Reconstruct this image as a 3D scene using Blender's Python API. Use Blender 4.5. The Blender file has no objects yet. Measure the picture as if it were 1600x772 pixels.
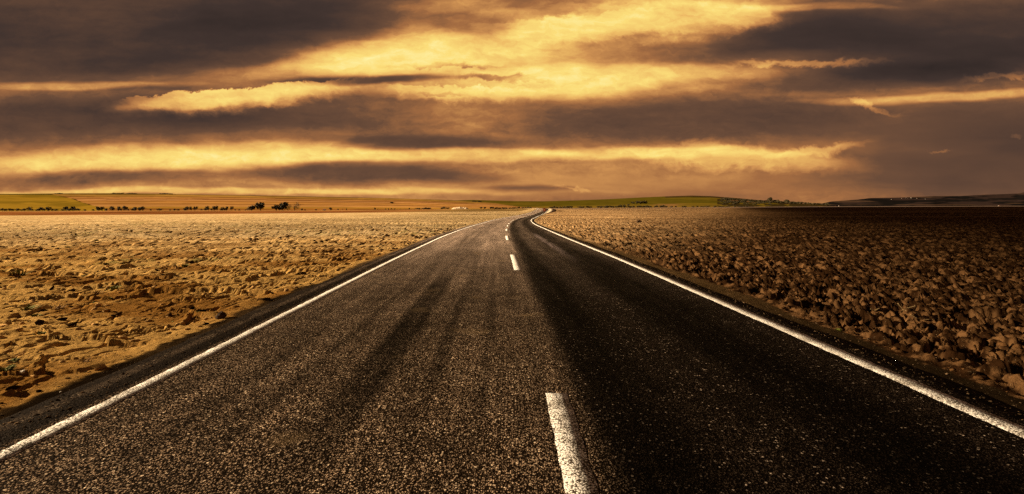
import bpy, math, random
import numpy as np
from mathutils import Vector

random.seed(7)
rng = np.random.default_rng(7)
S = bpy.context.scene
COL = S.collection

# ------------------------------------------------------------------ camera
CAM_H = 1.5
cam_d = bpy.data.cameras.new('camera')
cam = bpy.data.objects.new('camera', cam_d)
COL.objects.link(cam)
cam.location = (0, 0, CAM_H)
cam.rotation_euler = (math.radians(90), 0, 0)
cam_d.sensor_width = 36.0
cam_d.lens = 18.0
cam_d.shift_y = -63.0 / 1600.0
cam_d.clip_start = 0.05
cam_d.clip_end = 60000
S.camera = cam

# ------------------------------------------------------------------ sun
SUN_AZ = math.radians(-84)      # clockwise from +Y (the road direction): low on the left
SUN_EL = math.radians(20)
sd = Vector((math.sin(SUN_AZ) * math.cos(SUN_EL), math.cos(SUN_AZ) * math.cos(SUN_EL), math.sin(SUN_EL)))
sun_d = bpy.data.lights.new('sun', 'SUN')
sun_d.energy = 5.0
sun_d.angle = math.radians(0.6)
sun_d.color = (1.0, 0.76, 0.47)
sun = bpy.data.objects.new('sun', sun_d)
COL.objects.link(sun)
sun.rotation_euler = (-sd).to_track_quat('-Z', 'Y').to_euler()

# ------------------------------------------------------------------ exposure
S.view_settings.view_transform = 'Standard'
S.view_settings.look = 'None'
S.view_settings.exposure = 2.2
S.view_settings.gamma = 1.0
S.view_settings.use_curve_mapping = False
S.cycles.use_denoising = False
S.cycles.max_bounces = 4
S.cycles.diffuse_bounces = 2
S.cycles.volume_bounces = 0


def lin(r, g, b):
    f = lambda c: (c / 255 / 12.92) if c <= 10 else ((c / 255 + 0.055) / 1.055) ** 2.4
    return (f(r), f(g), f(b), 1.0)


# ------------------------------------------------------------------ node helper
class NT:
    def __init__(self, tree):
        self.t = tree
        tree.nodes.clear()

    def n(self, typ, **kw):
        nd = self.t.nodes.new(typ)
        for k, v in kw.items():
            setattr(nd, k, v)
        return nd

    def put(self, sock, v):
        if v is None:
            return
        if isinstance(v, bpy.types.NodeSocket):
            self.t.links.new(v, sock)
        else:
            sock.default_value = v

    def m(self, op, a, b=None, c=None, clamp=False):
        nd = self.n('ShaderNodeMath', operation=op, use_clamp=clamp)
        self.put(nd.inputs[0], a); self.put(nd.inputs[1], b)
        if c is not None:
            self.put(nd.inputs[2], c)
        return nd.outputs[0]

    def vm(self, op, a, b=None):
        nd = self.n('ShaderNodeVectorMath', operation=op)
        self.put(nd.inputs[0], a)
        if b is not None:
            self.put(nd.inputs[3 if op == 'SCALE' else 1], b)
        return nd.outputs[0]

    def noise(self, vec, scale, detail=3, rough=0.55, dist=0.0, col=False):
        nd = self.n('ShaderNodeTexNoise')
        if vec is not None:
            self.put(nd.inputs['Vector'], vec)
        nd.inputs['Scale'].default_value = scale
        nd.inputs['Detail'].default_value = detail
        nd.inputs['Roughness'].default_value = rough
        nd.inputs['Distortion'].default_value = dist
        return nd.outputs['Color' if col else 'Fac']

    def voro(self, vec, scale, feature='F1', out='Distance', rnd=1.0):
        nd = self.n('ShaderNodeTexVoronoi', feature=feature)
        self.put(nd.inputs['Vector'], vec)
        nd.inputs['Scale'].default_value = scale
        nd.inputs['Randomness'].default_value = rnd
        return nd.outputs[out]

    def rng(self, v, a, b, c=0.0, d=1.0, smooth=False):
        nd = self.n('ShaderNodeMapRange', interpolation_type='SMOOTHSTEP' if smooth else 'LINEAR')
        self.put(nd.inputs['Value'], v)
        nd.inputs['From Min'].default_value = a
        nd.inputs['From Max'].default_value = b
        nd.inputs['To Min'].default_value = c
        nd.inputs['To Max'].default_value = d
        return nd.outputs[0]

    def mix(self, f, a, b, mode='MIX'):
        nd = self.n('ShaderNodeMix', data_type='RGBA', blend_type=mode)
        self.put(nd.inputs[0], f); self.put(nd.inputs[6], a); self.put(nd.inputs[7], b)
        return nd.outputs[2]

    def ramp(self, v, stops, interp='LINEAR'):
        nd = self.n('ShaderNodeValToRGB')
        self.put(nd.inputs[0], v)
        cr = nd.color_ramp
        cr.interpolation = interp
        while len(cr.elements) < len(stops):
            cr.elements.new(0.5)
        for e, (p, c) in zip(cr.elements, stops):
            e.position = p; e.color = c
        return nd.outputs[0]

    def mapping(self, vec, loc=(0, 0, 0), rot=(0, 0, 0), scale=(1, 1, 1), typ='POINT'):
        nd = self.n('ShaderNodeMapping', vector_type=typ)
        self.put(nd.inputs[0], vec)
        if typ != 'VECTOR' :
            nd.inputs['Location'].default_value = loc
        nd.inputs['Rotation'].default_value = rot
        nd.inputs['Scale'].default_value = scale
        return nd.outputs[0]


# ------------------------------------------------------------------ sky: layered evening clouds
world = bpy.data.worlds.new('World')
S.world = world
world.use_nodes = True
W = NT(world.node_tree)
tc = W.n('ShaderNodeTexCoord').outputs['Generated']
sp = W.n('ShaderNodeSeparateXYZ'); W.put(sp.inputs[0], tc)
dx, dy, dz = sp.outputs
ay = W.m('MAXIMUM', W.m('ABSOLUTE', dy), 0.35)
U = W.m('MULTIPLY', W.m('DIVIDE', dx, ay), 8.0)
V = W.m('MULTIPLY', W.m('DIVIDE', dz, ay), 8.0)
cb = W.n('ShaderNodeCombineXYZ'); W.put(cb.inputs[0], U); W.put(cb.inputs[1], V); W.put(cb.inputs[2], W.m('MULTIPLY', W.m('SIGN', dy), 2.0))
P = cb.outputs[0]


def warp(P, scl, sc, amp, detail=4, rough=0.6):
    """move the cloud coordinates by fractal noise"""
    q = W.mapping(P, scale=(scl[0], scl[1], 1))
    c = W.noise(q, sc, detail, rough, col=True)
    c = W.vm('SUBTRACT', c, (0.5, 0.5, 0.5))
    c = W.vm('MULTIPLY', c, (amp[0], amp[1], 0))
    return W.vm('ADD', P, c)


flatP = W.vm('MULTIPLY', P, (1, 1, 0))
fP = flatP
P1 = warp(fP, (0.35, 1.3), 1.0, (1.6, 0.34), 4, 0.55)       # long soft streaks
P2 = warp(warp(fP, (0.5, 1.2), 0.8, (0.8, 0.2)), (1, 1.4), 3.6, (0.50, 0.30), 6, 0.62)        # lumpy cauliflower edges

acc = None


def add(v):
    global acc
    acc = v if acc is None else W.m('ADD', acc, v)


def blob(px, py, rx, ry, amp, rot=0, lumpy=False, pw=None, crisp=None):
    """soft elliptical bank of cloud light, given as a direction on the sky (hundredths of the focal length)"""
    u, v = (px - 800) / 100.0, (323 - py) / 100.0
    src = P2 if lumpy else P1
    q = W.mapping(src, loc=(u, v, 0), rot=(0, 0, math.radians(rot)), scale=(rx / 100, ry / 100, 1), typ='TEXTURE')
    g = W.n('ShaderNodeTexGradient', gradient_type='SPHERICAL')
    W.put(g.inputs[0], q)
    f = W.rng(g.outputs['Fac'], 0.0, 0.75 if pw is None else pw, 0, amp, smooth=True)
    if crisp is not None:
        s = W.n('ShaderNodeSeparateXYZ'); W.put(s.inputs[0], q)
        a, b = crisp
        f = W.m('MULTIPLY', f, W.rng(s.outputs[1], a, b, 1.0, 0.0, smooth=True))
    add(f)


# --- dark banks
blob(60, 40, 760, 120, -0.62, 3)
blob(470, 20, 330, 62, -0.32, 3)
blob(330, 88, 330, 38, -0.22, 4)
blob(80, 190, 520, 62, -0.44, 1)
blob(450, 178, 330, 50, -0.28, -2)
blob(660, 222, 260, 17, -0.34, 0)
blob(1060, 188, 400, 52, -0.40, 0)
blob(1230, 165, 180, 50, -0.14, 0)
blob(1530, 55, 480, 92, -0.75, 0)
blob(1230, 52, 240, 46, -0.30, 0)
blob(1400, 118, 300, 26, -0.38, 2)
blob(1580, 240, 420, 125, -0.42, 0)
blob(560, 272, 300, 21, -0.50, -1)
blob(190, 275, 260, 18, -0.26, 0)
blob(820, 294, 110, 9, -0.34, -1)
blob(745, 40, 110, 22, -0.36, -2)
blob(820, 8, 120, 18, -0.2, 0)
blob(955, 54, 190, 22, -0.40, 3)
blob(1040, 82, 270, 22, -0.30, 0)
blob(590, 123, 190, 11, -0.60, 1)
blob(690, 105, 110, 5, -0.60, 1, lumpy=True)
blob(780, 121, 80, 7, -0.62, -1, lumpy=True)
blob(825, 127, 60, 4, -0.30, 1, lumpy=True)
blob(680, 147, 50, 5, -0.34, 1, lumpy=True)
blob(520, 152, 260, 16, -0.12, -2)
blob(250, 137, 110, 8, -0.12, 0)
# --- bright banks
blob(800, 85, 460, 95, 0.36, 0)
blob(760, 70, 260, 60, 0.22, 0)
blob(1000, 8, 260, 16, 0.25, 0)
blob(610, 86, 200, 36, 0.95, 3)
blob(500, 108, 260, 20, 0.28, 2)
blob(380, 148, 230, 34, 1.00, 6, lumpy=True, crisp=(0.24, 0.34))
blob(270, 162, 120, 14, 0.35, 3)
blob(690, 8, 120, 18, 0.30, 0)
blob(900, 36, 150, 38, 0.75, 6, lumpy=True, crisp=(0.25, 0.45))
blob(1060, 26, 230, 46, 0.80, 3, lumpy=True, crisp=(0.65, 0.85))
blob(1160, 22, 90, 24, 0.35, -10, lumpy=True)
blob(820, 72, 170, 26, 0.28, 8)
blob(960, 114, 330, 22, 0.62, 1)
blob(850, 136, 230, 24, 0.42, 3)
blob(720, 142, 170, 22, 0.60, -1, lumpy=True, crisp=(0.25, 0.42))
blob(1000, 138, 180, 20, 0.20, 0)
blob(720, 185, 200, 26, 0.14, 0)
blob(300, 246, 420, 26, 0.72, 1)
blob(30, 258, 220, 16, 0.30, 0)
blob(640, 245, 520, 14, 0.58, 0)
blob(1000, 240, 300, 13, 0.45, 0)
blob(1160, 247, 230, 27, 0.55, -3, lumpy=True)
blob(1270, 236, 110, 11, 0.45, 8, lumpy=True)
blob(350, 298, 700, 8, 0.42, 0)
blob(760, 280, 560, 38, 0.20, 0)
blob(1500, 152, 320, 10, 0.52, 1)
blob(1370, 166, 60, 6, 0.32, -18, lumpy=True)
blob(1560, 122, 90, 7, 0.30, 4, lumpy=True)
blob(1260, 97, 160, 7, 0.42, 0, lumpy=True)
blob(1230, 84, 100, 14, 0.18, 0)
blob(110, 131, 240, 9, 0.40, 0)
blob(1270, 9, 180, 8, 0.34, 0)
blob(890, 297, 40, 4, 0.2, -10, lumpy=True)
blob(1470, 236, 24, 3, 0.2, 0, lumpy=True)
blob(1590, 216, 16, 4, 0.2, 0, lumpy=True)
# fine streaky and billowy detail, strongest where the cloud is thin
d1 = W.noise(W.mapping(P1, scale=(0.35, 2.2, 1)), 1.6, 6, 0.6)
d2 = W.noise(W.mapping(P2, scale=(0.8, 2.2, 1)), 3.0, 6, 0.62)
det = W.m('ADD', W.m('MULTIPLY', W.m('SUBTRACT', d1, 0.5), 0.45), W.m('MULTIPLY', W.m('SUBTRACT', d2, 0.5), 0.5))
B0 = W.m('ADD', W.m('MULTIPLY', W.m('TANH', W.m('MULTIPLY', acc, 1.2)), 0.47), 0.435)
d3 = W.noise(W.mapping(P1, scale=(0.22, 1.0, 1)), 0.8, 4, 0.55)
B0 = W.m('ADD', B0, W.m('MULTIPLY', W.m('SUBTRACT', d3, 0.5), 0.40))
amt = W.rng(B0, 0.1, 0.6, 0.14, 0.80)
save, acc = acc, None
blob(1500, 240, 420, 110, 0.85, 0)
blob(1000, 292, 420, 34, 0.70, 0)
blob(1400, 60, 420, 60, 0.4, 0)
amt = W.m('MULTIPLY', amt, W.m('SUBTRACT', 1.0, acc), clamp=True)
acc = save
B = W.m('ADD', B0, W.m('MULTIPLY', det, amt))
cloud = W.ramp(B, [(0.00, lin(46, 38, 36)), (0.12, lin(66, 52, 47)), (0.28, lin(107, 76, 57)), (0.42, lin(163, 108, 66)),
                   (0.56, lin(208, 147, 84)), (0.70, lin(238, 187, 102)), (0.84, lin(252, 221, 122)), (0.97, lin(255, 242, 165))])
# above the picture: thick grey-brown overcast with the blue sky hardly coming through
el = W.rng(dz, 0.40, 0.75, 0, 1, smooth=True)
over = W.mix(W.rng(W.noise(tc, 3.0, 4), 0.35, 0.7), (0.016, 0.012, 0.010, 1), (0.050, 0.036, 0.026, 1))
skyt = W.n('ShaderNodeTexSky', sky_type='NISHITA')
skyt.sun_disc = False
skyt.sun_elevation = SUN_EL
skyt.sun_rotation = SUN_AZ
over = W.mix(0.01, over, skyt.outputs[0])
skyc = W.mix(el, cloud, over)
skyc = W.mix(W.rng(dy, -0.25, 0.10, 0.72, 0, smooth=True), skyc, (0.030, 0.024, 0.022, 1))   # the sky away from the sunset is dull
bgw = W.n('ShaderNodeBackground'); W.put(bgw.inputs[0], skyc); bgw.inputs[1].default_value = 0.218   # 1 / 2**2.2: the sky as bright as in the photograph at this exposure
wo = W.n('ShaderNodeOutputWorld'); W.t.links.new(bgw.outputs[0], wo.inputs[0])
world.cycles.sampling_method = 'MANUAL'
world.cycles.sample_map_resolution = 512

# below the horizon the world is only dark earth colour (the ground sheet covers it)
#@@GEOMETRY
# ------------------------------------------------------------------ noise in numpy
def h2(ix, iy, seed):
    n = (ix.astype(np.int64) * 374761393 + iy.astype(np.int64) * 668265263 + seed * 1442695041) & 0xffffffff
    n = ((n ^ (n >> 13)) * 1274126177) & 0xffffffff
    n = (n ^ (n >> 16)) & 0xffffffff
    n = (n * 2246822519) & 0xffffffff
    n = n ^ (n >> 15)
    return (n & 0xffffff) / float(0xffffff)


def vnoise(x, y, seed=0):
    ix = np.floor(x); iy = np.floor(y)
    fx = x - ix; fy = y - iy
    fx = fx * fx * (3 - 2 * fx); fy = fy * fy * (3 - 2 * fy)
    a = h2(ix, iy, seed); b = h2(ix + 1, iy, seed); c = h2(ix, iy + 1, seed); d = h2(ix + 1, iy + 1, seed)
    return (a + (b - a) * fx) * (1 - fy) + (c + (d - c) * fx) * fy


def fbm(x, y, seed=0, oct=4, gain=0.5):
    s = 0; a = 1; t = 0
    for o in range(oct):
        s = s + a * vnoise(x, y, seed + 17 * o); t += a
        x = x * 2.03 + 5.2; y = y * 2.03 + 1.3; a *= gain
    return s / t


def worley(x, y, seed=0):
    """distance to nearest and second nearest feature point, and a random value of the nearest cell"""
    ix = np.floor(x); iy = np.floor(y)
    f1 = np.full(x.shape, 9.0); f2 = np.full(x.shape, 9.0); rr = np.zeros(x.shape)
    for ox in (-1, 0, 1):
        for oy in (-1, 0, 1):
            cx = ix + ox; cy = iy + oy
            px = cx + h2(cx, cy, seed + 1); py = cy + h2(cx, cy, seed + 2)
            d = (px - x) ** 2 + (py - y) ** 2
            r = h2(cx, cy, seed + 3)
            near = d < f1
            f2 = np.where(near, f1, np.minimum(f2, d))
            rr = np.where(near, r, rr)
            f1 = np.where(near, d, f1)
    return np.sqrt(f1), np.sqrt(f2), rr


def sstep(a, b, x):
    t = np.clip((x - a) / (b - a), 0, 1)
    return t * t * (3 - 2 * t)


# ------------------------------------------------------------------ the road line and the lie of the land
RY = [-200, 0, 4, 14, 26.5, 38.5, 50.5, 62.5, 74.5, 86.5, 98, 125, 175, 225, 275, 320, 360, 420, 500, 700, 900]
RX = [0.37, 0.37, 0.37, 0.09, -0.25, -0.385, -0.42, -0.35, -0.14, 0.18, 0.86, 3.0, 7.2, 11.9, 16.6, 19.8, 20.5, 17, 6, -40, -90]
RZ = [0, 0, 0, 0, -0.09, -0.22, -0.39, -0.57, -0.70, -0.80, -0.87, -1.0, -1.2, -1.0, -0.30, 0.15, 0.33, 0.40, -0.2, -2.5, -5]
_yy = np.arange(-200, 900.01, 0.5)


def _sm(v, w):
    k = np.hanning(w); k /= k.sum()
    p = np.pad(v, w, mode='edge')
    return np.convolve(p, k, 'same')[w:-w]


_near = sstep(20, 60, _yy)
_x = np.interp(_yy, RY, RX); _z = np.interp(_yy, RY, RZ)
_xs = _sm(_x, 15) * (1 - _near) + _sm(_x, 51) * _near
_zs = _sm(_z, 21) * (1 - _near) + _sm(_z, 61) * _near


def rx(y): return np.interp(y, _yy, _xs)
def rz(y): return np.interp(y, _yy, _zs)


F = 800.0


def zof(row, Y):          # height of a point seen 'row' photo rows down, at distance Y
    return CAM_H - (row - 323.0) * Y / F


def base_z(X, Y):
    """height of the open fields and the rise behind them"""
    Yc = np.maximum(Y, 1.0)
    px = 800 + F * X / np.maximum(Yc, 60)
    z98 = rz(np.minimum(Y, 98.0)) - 0.10
    # left side
    b340 = zof(np.interp(px, [-400, 0, 250, 500, 760, 800], [338.5, 337, 335.2, 333, 330.5, 330.0]), 340.0)
    b660 = zof(np.interp(px, [-400, 0, 500, 640, 760, 860], [330.5, 330, 329, 328, 326, 326]), 660.0)
    b1500 = zof(329.0, 1500.0) + 0 * px
    zl = np.where(Y <= 98, z98, np.where(Y < 340, z98 + (b340 - z98) * (Y - 98) / 242.0,
         np.where(Y < 660, b340 + (b660 - b340) * sstep(0, 1, (Y - 340) / 320.0), b660 + (b1500 - b660) * np.clip((Y - 660) / 840.0, 0, 1))))
    # right side
    c600 = zof(np.interp(px, [830, 870, 960, 1280, 1600, 2000], [327.5, 327, 326.2, 323.9, 322.8, 322.5]), 600.0)
    c1500 = zof(np.interp(px, [830, 960, 1280, 1600], [325.5, 324.8, 322.6, 321.8]), 1500.0)
    zr_ = np.where(Y <= 98, z98, np.where(Y < 600, z98 + (c600 - z98) * (Y - 98) / 502.0, c600 + (c1500 - c600) * np.clip((Y - 600) / 900.0, 0, 1)))
    w = sstep(-8, 8, X - rx(Y))
    return zl * (1 - w) + zr_ * w


LEFT_LINE, RIGHT_LINE = -3.43, 3.03


def left_edge(Y): return -4.16 + 0.16 * (fbm(Y * 0.45, Y * 0 + 3, 5, 4) - 0.5) * 2
def right_edge(Y): return 3.78 + 0.22 * (fbm(Y * 0.45, Y * 0 + 9, 6, 4) - 0.5) * 2


def field_detail(X, Y, d):
    """clods, crusts and cracks; returns height and a 0..1 'open soil' value"""
    wx = X + 0.22 * (fbm(X * 4, Y * 4, 21, 4) - 0.5); wy = Y + 0.22 * (fbm(X * 4, Y * 4, 22, 3) - 0.5)
    # right: ploughed clods
    f1, f2, r1 = worley(wx / 0.33, wy / 0.33, 31)
    g1, g2, r2 = worley(wx / 0.14 + 3, wy / 0.14, 41)
    k1, k2, r3 = worley(X / 0.06, Y / 0.06, 51)
    cl1 = np.sqrt(np.clip(1 - (f1 / 0.78) ** 2, 0, 1)) * (0.25 + 0.75 * r1)
    cl2 = np.sqrt(np.clip(1 - (g1 / 0.75) ** 2, 0, 1)) * (0.2 + 0.8 * r2)
    cl3 = np.sqrt(np.clip(1 - (k1 / 0.8) ** 2, 0, 1)) * (0.3 + 0.7 * r3)
    cs = sstep(0.02, 0.22, f2 - f1)
    patch = 0.65 + 0.6 * (fbm(X * 0.35, Y * 0.35, 61, 3) - 0.3)
    rg = 1 - np.abs(2 * fbm(X * 11, Y * 11, 63, 3) - 1) * 2
    rg2 = 1 - np.abs(2 * fbm(X * 3.5, Y * 3.5, 64, 3) - 1) * 2
    hr = (0.055 * rg + 0.035 * rg2) * patch - 0.02
    hr -= 0.11 * (1 - sstep(0.0, 0.22, f2 - f1)) + 0.05 * (1 - sstep(0.0, 0.22, g2 - g1)) + 0.11 * sstep(0.55, 0.70, r2) * sstep(0.50, 0.30, g1)
    hr -= 0.12 * sstep(0.60, 0.72, r1) * sstep(0.52, 0.36, f1)
    hr += (0.062 * np.minimum(cl1, 0.45) / 0.45 + 0.060 * np.minimum(cl2, 0.5) / 0.5 + 0.034 * cl3) * patch
    hr += 0.10 * (fbm(X * 1.1, Y * 1.1, 62, 4) - 0.5)
    # left: thin dry crust, broken into plates with holes
    a1, a2, q1 = worley(wx / 0.95, wy / 0.60, 71)
    b1, b2, q2 = worley(wx / 0.30, wy / 0.22, 81)
    crack = 1 - sstep(0.015, 0.07, a2 - a1)
    crack = np.maximum(crack, 0.7 * (1 - sstep(0.01, 0.09, b2 - b1)) * sstep(0.45, 0.55, fbm(X * 2.1, Y * 2.1, 93, 3)))
    where = 0.15 + 0.85 * sstep(0.50, 0.66, fbm(X * 0.9, Y * 0.9, 91, 4))
    hole = sstep(0.86, 0.88, q2) * sstep(0.34, 0.28, b1)
    hl = 0.055 * (q1 - 0.5) * sstep(0.0, 0.05, a2 - a1) - 0.10 * crack * np.maximum(where, 0.45)
    hl += 0.034 * np.sqrt(np.clip(1 - (b1 / 0.7) ** 2, 0, 1)) * q2 * (0.35 + 0.9 * where)
    hl += 0.035 * np.exp(-((a2 - a1) - 0.07).clip(0, 9) / 0.06) * sstep(0.45, 0.8, q1) * (a2 - a1 > 0.04)
    hl -= 0.28 * hole
    hl += 0.016 * where * rg
    hl += 0.014 * cl3 * (0.4 + 0.8 * where) + 0.09 * (fbm(X * 0.7, Y * 1.1, 92, 4) - 0.5)
    side = d > 0
    h = np.where(side, hr, hl)
    o = np.where(side, cl1, 1 - 0.6 * crack * where - hole)
    return h, o


def mesh_grid(name, X, Y, Z, color=None, uv=None):
    """one quad sheet from 2-D arrays"""
    R, C = X.shape
    co = np.stack([X, Y, Z], -1).reshape(-1, 3).astype(np.float32)
    i = np.arange(R * C).reshape(R, C)
    q = np.stack([i[:-1, :-1], i[:-1, 1:], i[1:, 1:], i[1:, :-1]], -1).reshape(-1, 4)
    me = bpy.data.meshes.new(name)
    me.vertices.add(len(co)); me.vertices.foreach_set('co', co.ravel())
    n = len(q)
    me.loops.add(n * 4); me.loops.foreach_set('vertex_index', q.ravel().astype(np.int32))
    me.polygons.add(n)
    me.polygons.foreach_set('loop_start', np.arange(0, n * 4, 4, dtype=np.int32))
    me.polygons.foreach_set('use_smooth', np.ones(n, dtype=bool))
    me.update(calc_edges=True)
    if color is not None:
        a = me.attributes.new('soil', 'FLOAT_COLOR', 'POINT')
        c4 = np.concatenate([color.reshape(-1, 3), np.ones((R * C, 1))], 1).astype(np.float32)
        a.data.foreach_set('color', c4.ravel())
    if uv is not None:
        a = me.attributes.new('lane', 'FLOAT_VECTOR', 'POINT')
        a.data.foreach_set('vector', uv.reshape(-1, 3).astype(np.float32).ravel())
    me.validate()
    return me


def link(name, me, mat=None, parent=None, kind=None, label=None, cat=None, group=None):
    o = bpy.data.objects.new(name, me)
    COL.objects.link(o)
    if mat is not None and me is not None and not me.materials:
        me.materials.append(mat)
    if parent is not None: o.parent = parent
    if kind: o['kind'] = kind
    if label: o['label'] = label
    if cat: o['category'] = cat
    if group: o['group'] = group
    return o


def bsdf_mat(name):
    m = bpy.data.materials.new(name); m.use_nodes = True
    T = NT(m.node_tree)
    b = T.n('ShaderNodeBsdfPrincipled'); o = T.n('ShaderNodeOutputMaterial')
    T.t.links.new(b.outputs[0], o.inputs[0])
    b.inputs['Roughness'].default_value = 0.95
    b.inputs['Specular IOR Level'].default_value = 0.2
    return m, T, b


def bump(T, b, h, strength, dist):
    n = T.n('ShaderNodeBump'); n.inputs['Strength'].default_value = strength; n.inputs['Distance'].default_value = dist
    T.put(n.inputs['Height'], h)
    T.t.links.new(n.outputs[0], b.inputs['Normal'])


# ------------------------------------------------------------------ materials of the setting
def soil_material():
    m, T, b = bsdf_mat('soil')
    at = T.n('ShaderNodeAttribute', attribute_name='soil').outputs['Color']
    g = T.n('ShaderNodeNewGeometry').outputs['Position']
    n1 = T.noise(T.mapping(g, scale=(0.75, 1.3, 1)), 8.0, 7, 0.75)
    n2 = T.noise(g, 0.9, 4, 0.6)
    n3 = T.noise(T.mapping(g, scale=(0.35, 1.0, 1.0)), 0.10, 5, 0.62)
    f = T.m('MULTIPLY', T.m('POWER', T.rng(n1, 0.32, 0.68, 0.68, 1.30), 1.2), T.rng(n2, 0.3, 0.7, 0.82, 1.15))
    f = T.m('MULTIPLY', f, T.rng(n3, 0.32, 0.68, 0.80, 1.18))
    cbn = T.n('ShaderNodeCombineXYZ')
    for k in range(3): T.put(cbn.inputs[k], f)
    c = T.vm('MULTIPLY', at, cbn.outputs[0])
    # small bits of straw and pale grit lying about
    sv = T.voro(T.mapping(g, rot=(0, 0, 0.4), scale=(1, 2.5, 1)), 22.0)
    c = T.mix(T.m('MULTIPLY', T.rng(sv, 0.05, 0.12, 1, 0), 0.45), c, (0.62, 0.48, 0.30, 1))
    T.put(b.inputs['Base Color'], c)
    hgt = T.m('ADD', T.noise(g, 28.0, 6, 0.7), T.m('MULTIPLY', T.noise(g, 5.0, 4, 0.6), 1.5))
    bump(T, b, hgt, 0.75, 0.022)
    b.inputs['Specular IOR Level'].default_value = 0.0
    return m


def asphalt_material():
    m, T, b = bsdf_mat('asphalt')
    lane = T.n('ShaderNodeAttribute', attribute_name='lane').outputs['Vector']
    g = T.n('ShaderNodeNewGeometry').outputs['Position']
    s = T.n('ShaderNodeSeparateXYZ'); T.put(s.inputs[0], lane)
    u, v = s.outputs[0], s.outputs[1]
    wob = T.m('MULTIPLY', T.m('SUBTRACT', T.noise(lane, 0.5, 4), 0.5), 0.35)
    uw = T.m('ADD', u, wob)
    long = T.mapping(lane, scale=(1, 0.10, 1))
    st = T.noise(long, 1.7, 5, 0.6)                 # long streaks drawn out by traffic
    st2 = T.noise(long, 6.0, 4, 0.6)
    thin = T.noise(T.mapping(lane, scale=(1, 0.035, 1)), 4.5, 5, 0.7)      # thin lines along the wheel paths
    # fresh dark surfacing on the right lane, old worn surfacing on the left
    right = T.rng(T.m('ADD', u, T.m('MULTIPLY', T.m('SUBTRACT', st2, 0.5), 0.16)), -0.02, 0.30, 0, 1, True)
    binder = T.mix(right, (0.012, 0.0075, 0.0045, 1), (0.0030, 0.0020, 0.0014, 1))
    # stone chips of several sizes bedded in the binder
    v1 = T.n('ShaderNodeTexVoronoi'); T.put(v1.inputs['Vector'], g); v1.inputs['Scale'].default_value = 85
    v2 = T.n('ShaderNodeTexVoronoi'); T.put(v2.inputs['Vector'], g); v2.inputs['Scale'].default_value = 42
    def chips(vn, r, share):
        sc = T.n('ShaderNodeSeparateColor'); T.put(sc.inputs[0], vn.outputs['Color'])
        inside = T.rng(vn.outputs['Distance'], r * 0.7, r, 1, 0)
        pick = T.m('LESS_THAN', sc.outputs[0], share)
        return T.m('MULTIPLY', inside, pick), sc.outputs[1]
    dens = T.rng(T.noise(lane, 2.2, 4, 0.6), 0.3, 0.7, 0.5, 1.25)
    c1, t1 = chips(v1, 0.55, 0.72)
    c2, t2 = chips(v2, 0.40, 0.36)
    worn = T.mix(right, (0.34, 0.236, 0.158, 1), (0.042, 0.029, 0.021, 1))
    far_light = T.m('MULTIPLY', T.rng(T.m('ADD', v, T.m('MULTIPLY', wob, 12.0)), 5.0, 24.0, 0, 1, True), T.m('SUBTRACT', 1.0, T.m('MULTIPLY', right, 0.75)))  # light growing with distance, put into the colour, mostly of the left lane
    worn = T.mix(far_light, worn, (0.64, 0.475, 0.375, 1))
    binder = T.mix(far_light, binder, (0.190, 0.140, 0.110, 1))
    stone1 = T.mix(T.m('POWER', t1, 1.5), T.vm('SCALE', worn, 0.25), T.vm('SCALE', worn, 1.5))
    pale = T.mix(right, (0.80, 0.62, 0.44, 1), (0.42, 0.33, 0.26, 1))
    stone2 = T.mix(T.m('POWER', t2, T.rng(right, 0, 1, 2.0, 4.0)), T.vm('SCALE', worn, 0.6), pale)
    nt = stone1
    c = T.mix(T.m('MULTIPLY', c1, dens, clamp=True), binder, stone1)
    c = T.mix(T.m('MULTIPLY', c2, dens, clamp=True), c, stone2)

    def band(lo, hi, soft, v0=None, v1_=None, vs=3.0, src=None):
        x = uw if src is None else src
        f = T.m('MULTIPLY', T.rng(x, lo - soft, lo + soft, 0, 1, True), T.rng(x, hi - soft, hi + soft, 1, 0, True))
        if v0 is not None:
            f = T.m('MULTIPLY', f, T.m('MULTIPLY', T.rng(v, v0 - vs, v0 + vs, 0, 1, True), T.rng(v, v1_ - vs, v1_ + vs, 1, 0, True)))
        return f
    # oily wheel paths and tyre marks
    uq = T.m('ADD', u, T.m('MULTIPLY', wob, 0.35))
    dark = T.m('MULTIPLY', band(0.25, 0.80, 0.20, src=uq), 0.85)
    dark = T.m('MAXIMUM', dark, T.m('MULTIPLY', band(1.55, 2.45, 0.30), 0.95))
    dark = T.m('MAXIMUM', dark, T.m('MULTIPLY', band(-1.78, -1.42, 0.09, 4.0, 11.5, 2.0, src=uq), 0.95))
    dark = T.m('MAXIMUM', dark, T.m('MULTIPLY', band(-1.12, -0.98, 0.06, 3.5, 11.0, 2.0, src=uq), 0.70))
    dark = T.m('MAXIMUM', dark, T.m('MULTIPLY', band(-0.62, -0.55, 0.05, 3.5, 16.0, 2.0, src=uq), 0.40))
    dark = T.m('MAXIMUM', dark, T.m('MULTIPLY', band(-2.25, -2.15, 0.05, 3.5, 14.0, 2.0, src=uq), 0.35))
    dark = T.m('MAXIMUM', dark, T.m('MULTIPLY', band(-2.9, -2.55, 0.15, 5.4, 7.2, 0.8), 0.40))
    dark = T.m('MAXIMUM', dark, T.m('MULTIPLY', band(-2.3, -1.3, 0.3, 12.0, 90.0, 6.0), 0.40))
    stf = T.rng(st, 0.30, 0.70, 0.45, 1.0)
    dark = T.m('MULTIPLY', dark, T.rng(st2, 0.3, 0.6, 0.70, 1.10), clamp=True)
    c = T.mix(dark, c, T.vm('SCALE', c, 0.22))
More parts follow.
